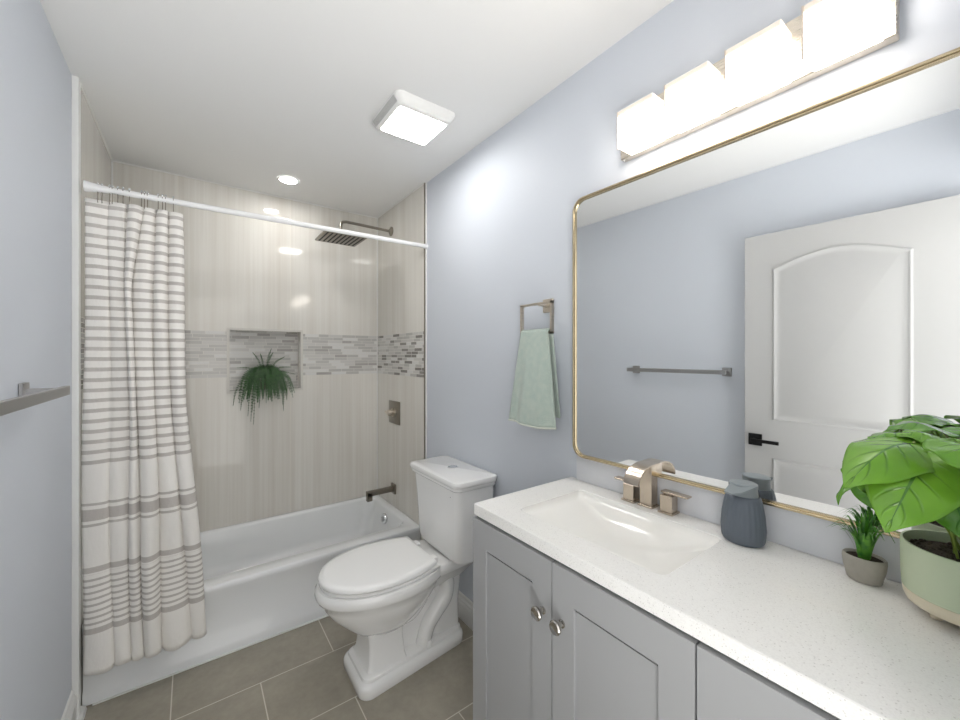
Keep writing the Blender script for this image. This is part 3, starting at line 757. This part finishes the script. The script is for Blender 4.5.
# ================================================================ TOWEL BAR ON THE LEFT WALL
# bar
tb = thing('towel_bar', 'grey square towel bar mounted on the blue-grey left wall', 'towel bar', (XL, 1.29, 1.30))
bm = NB(); box(bm, .058, .070, .962, 1.608, 1.294, 1.320, .0012, 1); obj('bar', bm, 'steel', tb)
for y in (1.58, .985):
    bm = NB(); box(bm, XL + .001, XL + .010, y - .026, y + .026, 1.281, 1.333, .0015, 1); box(bm, XL + .008, .060, y - .010, y + .010, 1.298, 1.316, .001, 1); obj('bracket', bm, 'steel', tb)

# ================================================================ DOOR (open against the left wall, seen in the mirror)
door = thing('open_door', 'white two-panel door with arched upper panel, seen in the mirror', 'door', (.06, .03, .012))
dx0, dx1, dy0, dy1 = .022, .057, .03, .868
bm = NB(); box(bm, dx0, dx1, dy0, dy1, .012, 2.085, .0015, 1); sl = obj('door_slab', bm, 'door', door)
def panel(pts, name):
    """raised moulding loop following pts (y,z) with a sunk field"""
    bm = NB()
    cy = sum(p[0] for p in pts) / len(pts); cz = sum(p[1] for p in pts) / len(pts)
    def off(d, x):
        out = []; n = len(pts)
        for i in range(n):
            a, b, c = Vector(pts[i - 1]), Vector(pts[i]), Vector(pts[(i + 1) % n])
            d1 = (b - a).normalized(); d2 = (c - b).normalized(); n1 = Vector((-d1.y, d1.x)); n2 = Vector((-d2.y, d2.x)); nn = (n1 + n2)
            nn = nn / max(.3, nn.dot(n1)); q = b + nn * d; out.append(Vector((x, q.x, q.y)))
        return out
    x = dx1
    loft(bm, [off(0, x - .002), off(0, x + .004), off(.008, x + .008), off(.018, x + .003), off(.026, x + .0006), off(.036, x + .0006), off(.05, x + .005)], False, True)
    obj(name, bm, 'door', sl, angle=28)
py0, py1 = .212, .733
arc = [(lerp(py0, py1, k / 16) if True else 0, 1.885 + .07 * math.sin(PI * k / 16)) for k in range(17)]
panel([(py1, 1.05), ] + arc[::-1] + [(py0, 1.05)] if False else [(py0, 1.05), (py1, 1.05)] + arc[::-1], 'arched_panel')
panel([(py0, .2), (py1, .2), (py1, .84), (py0, .84)], 'lower_panel')
bm = NB(); box(bm, dx1 + .0003, dx1 + .009, .782, .847, .900, .965, .0015, 1); box(bm, dx1 + .008, dx1 + .05, .808, .822, .926, .940); box(bm, dx1 + .040, dx1 + .052, .695, .824, .924, .942, .001, 1)
obj('door_handle', bm, 'matblack', door, label='matte black square lever handle')
bm = NB(); box(bm, dx0 + .006, dx1 - .006, dy1 - .0005, dy1 + .002, .895, .965); obj('latch_plate', bm, 'matblack', door)

# ================================================================ COUNTER ITEMS
sx, sy_ = 1.457, .397
so_ = thing('soap_dispenser', 'slate grey ribbed soap dispenser between the faucet and small plant', 'soap dispenser', (sx, sy_, ZC))
def ribbed(z, r, rib):
    n = 96; return [Vector((sx + (r + rib * (1 if k % 4 < 2 else 0)) * math.cos(2 * PI * k / n) * .86, sy_ + (r + rib * (1 if k % 4 < 2 else 0)) * math.sin(2 * PI * k / n), ZC + z)) for k in range(n)]
bm = NB()
loft(bm, [ribbed(z, r, rb) for z, r, rb in ((.0006, .040, 0), (.003, .043, .0), (.01, .046, .0008), (.035, .0478, .0012), (.07, .0450, .0012), (.098, .0405, .0010), (.109, .0385, .0004), (.114, .037, 0), (.1165, .034, 0), (.112, .0325, 0))])
sb = obj('bottle', bm, 'soapgrey', so_, angle=60)
bm = NB(); c = Vector((sx, sy_, ZC))
def capring(z, r): return circ(c + Vector((0, 0, z)), r * .88, 'z', 28, r)
loft(bm, [capring(.112, .0315), capring(.118, .032), capring(.134, .0305), capring(.1355, .0315), capring(.144, .0315), capring(.146, .029)])
# flared lip pointing over the basin
lp = [(0, 0, .1365), (-.02, .018, .1365), (-.052, .022, .126), (-.056, .004, .124), (-.045, -.012, .128), (-.018, -.03, .1365)]
up_ = [(0, 0, .145), (-.02, .02, .145), (-.052, .022, .130), (-.056, .004, .128), (-.045, -.012, .132), (-.018, -.032, .145)]
loft(bm, [[c + Vector(p) for p in lp], [c + Vector(p) for p in up_]])
obj('pump_cap', bm, 'soapcap', so_, angle=40)

# small oval pot with grass
gx, gy = 1.462, .180
gp = thing('small_potted_plant', 'small grey oval concrete pot of grassy green succulent on the countertop', 'plant', (gx, gy, ZC))
bm = NB()
def ov(z, a, b): return circ((gx, gy, ZC + z), a, 'z', 36, b)
loft(bm, [ov(.0006, .019, .024), ov(.003, .021, .0265), ov(.026, .0255, .032), ov(.043, .0265, .034), ov(.050, .026, .0335), ov(.052, .0245, .032), ov(.051, .0225, .030), ov(.043, .021, .028)], True, True)
obj('pot', bm, 'concrete', gp, angle=50)
bm = NB(); loft(bm, [ov(.0425, .0215, .0285), ov(.047, .0215, .0285)]); obj('soil', bm, 'soil', gp)
bm = NB(); rnd = random.Random(3)
def blade(bm, P, w0, n=7):
    P = catmull(P, n); m = len(P); L, Rr = [], []
    d0 = P[-1] - P[0]; s = Vector((d0.y, -d0.x, 0)); s = s.normalized() if s.length > 1e-5 else Vector((1, 0, 0))
    V = []
    for i, p in enumerate(P):
        w_ = w0 * (1 - (i / (m - 1)) ** 1.6) + .0002; V.append((bm.verts.new(p - s * w_), bm.verts.new(p - Vector((0, 0, w_ * .5))), bm.verts.new(p + s * w_)))
    for a, b in zip(V, V[1:]):
        bm.faces.new((a[0], a[1], b[1], b[0])); bm.faces.new((a[1], a[2], b[2], b[1]))
for k in range(52):
    a = rnd.uniform(0, 2 * PI); rr = rnd.uniform(.001, .009); sp = rnd.uniform(.010, .050); hh = rnd.uniform(.05, .074) * (1.1 - sp * 5) + .018
    b0 = Vector((gx + rr * math.cos(a), gy + rr * math.sin(a), ZC + .044)); dd = Vector((math.cos(a), math.sin(a), 0))
    if dd.x > 0: sp *= lerp(1, .35, dd.x)
    curl = hh * (1.15 - sp * 11 * rnd.uniform(.3, 1))
    blade(bm, [b0, b0 + dd * sp * .3 + Vector((0, 0, hh * .6)), b0 + dd * sp * .75 + Vector((0, 0, hh * .98)), b0 + dd * sp * 1.15 + Vector((0, 0, max(.005, curl)))], rnd.uniform(.002, .0042))
obj('grass_blades', bm, 'grass', gp, smooth=True)

# large leafy plant
px_, py_ = 1.424, .046; PR_ = .079; PZ = ZC + .020
lpn = thing('leafy_potted_plant', 'large glossy green leafy plant in a pale green pot, on the counter', 'plant', (px_, py_, ZC))
bm = NB(); lathe(bm, (px_, py_, PZ), [(.064, 0), (.072, .003), (.0755, .012), (.077, .024)], 56); obj('pot_base', bm, 'cream', lpn, angle=50, label='unglazed cream base band')
for a in (30, 120, 210, 300):
    bm = NB(); lathe(bm, (px_ + .038 * math.cos(math.radians(a)), py_ + .038 * math.sin(math.radians(a)), ZC + .0006), [(.008, 0), (.008, .0195)], 12); obj('foot', bm, 'cream', lpn)
bm = NB(); lathe(bm, (px_, py_, PZ), [(.077, .0245), (.0785, .05), (PR_, .104), (.0785, .108), (.0752, .108), (.0742, .1), (.0738, .086), (.0001, .085)], 56); obj('pot', bm, 'sage', lpn, angle=50)
bm = NB(); rnd = random.Random(5); lathe(bm, (px_, py_, PZ), [(.0735, .086), (.0735, .09), (.05, .093), (.0001, .094)], 40)
for k in range(160):
    a, r = rnd.uniform(0, 2 * PI), .070 * math.sqrt(rnd.random()); s = rnd.uniform(.002, .0045)
    m4 = Matrix.Translation((px_ + r * math.cos(a), py_ + r * math.sin(a), PZ + .093)) @ Matrix.Rotation(rnd.uniform(0, 3), 4, 'X')
    bmesh.ops.create_icosphere(bm, subdivisions=1, radius=s, matrix=m4)
obj('soil', bm, 'soil', lpn)
def leaf(B, T, w, nrm, cup=.15, droop=.12, stem_from=None):
    B, T = Vector(B), Vector(T); nrm = Vector(nrm).normalized(); d = T - B; L = d.length; dn = d.normalized()
    s = dn.cross(nrm).normalized(); n_ = s.cross(dn).normalized()
    NU, NV = 18, 7
    bm = NB(); uvl = bm.loops.layers.uv.new('UVMap'); rows = []; info = {}
    for i in range(NU + 1):
        t = i / NU
        hw = w / 2 * (t ** .5 * max(0, 1 - t) ** 1.0) / .385 + .0003
        row = []
        for j in range(-NV, NV + 1):
            v = j / NV
            back = -.13 * L * (abs(v) ** 1.3) * (1 - t) ** 2   # heart lobes
            p = B + dn * (t * L + back) + s * v * hw + n_ * (droop * L * (math.sin(PI * t) - .15) - cup * hw * abs(v) ** 1.4 * 1.2 + .006 * math.sin(t * 16) * abs(v) * .5)
            bv = bm.verts.new(p); info[bv] = (t, v); row.append(bv)
        rows.append(row)
    for a, b in zip(rows, rows[1:]):
        for i in range(len(a) - 1):
            f = bm.faces.new((a[i], a[i + 1], b[i + 1], b[i]))
            for lo in f.loops: lo[uvl].uv = info[lo.vert]
    o = obj('leaf', bm, 'leaf', lpn, angle=80); so = o.modifiers.new('s', 'SOLIDIFY'); so.thickness = .0007
    a0 = Vector(stem_from or (px_ + rnd.uniform(-.02, .02), py_ + rnd.uniform(-.02, .02), PZ + .090))
    bm = NB(); mid = a0.lerp(B, .55) + Vector((.01, 0, .035)); tube(bm, catmull([a0, mid, B + dn * .004], 6), .0019, 7); obj('stem', bm, 'stem', lpn)
VD = Vector((-.9, -.1, .35))
leaf((1.303, .084, 1.240), (1.186, .112, 1.143), .112, (-.7, -.2, .75), .14, .12)
leaf((1.345, .098, 1.260), (1.196, .160, 1.196), .104, (-.5, -.1, .86), .34, .16)
leaf((1.332, .149, 1.237), (1.262, .175, 1.200), .05, (-.2, .6, .7), .3, .2)
leaf((1.340, .150, 1.190), (1.325, .122, 1.125), .075, (-.95, -.1, .2), .12, .05)
leaf((1.304, .145, 1.197), (1.272, .140, 1.168), .045, (-.7, .2, .6), .1, .1)
leaf((1.318, .130, 1.210), (1.220, .175, 1.160), .045, (.1, .5, .85), .3, .2)
leaf((1.405, .100, 1.256), (1.327, .153, 1.256), .08, (-.2, .1, .97), .3, .15)
leaf((1.455, .07, 1.268), (1.40, .140, 1.268), .08, (-.15, .1, .97), .2, .2)
leaf((1.44, .05, 1.268), (1.490, .02, 1.262), .09, (-.1, -.1, .97), .2, .2)
leaf((1.31, .050, 1.272), (1.238, .018, 1.232), .09, (-.6, -.3, .75), .15, .15)
leaf((1.345, .065, 1.206), (1.300, .040, 1.122), .085, (-.9, -.25, .35), .12, .1)
leaf((1.395, .070, 1.263), (1.345, .120, 1.266), .07, (-.3, .1, .95), .25, .15)
leaf((1.44, .075, 1.236), (1.42, .112, 1.210), .06, (-.5, .3, .8), .2, .1)
leaf((1.40, .00, 1.27), (1.33, -.03, 1.25), .09, (-.3, -.2, .9), .2, .15)
leaf((1.45, -.01, 1.25), (1.46, -.05, 1.21), .07, (.1, -.6, .8), .2, .15)
leaf((1.41, .09, 1.225), (1.40, .145, 1.185), .07, (-.4, .6, .7), .15, .15)
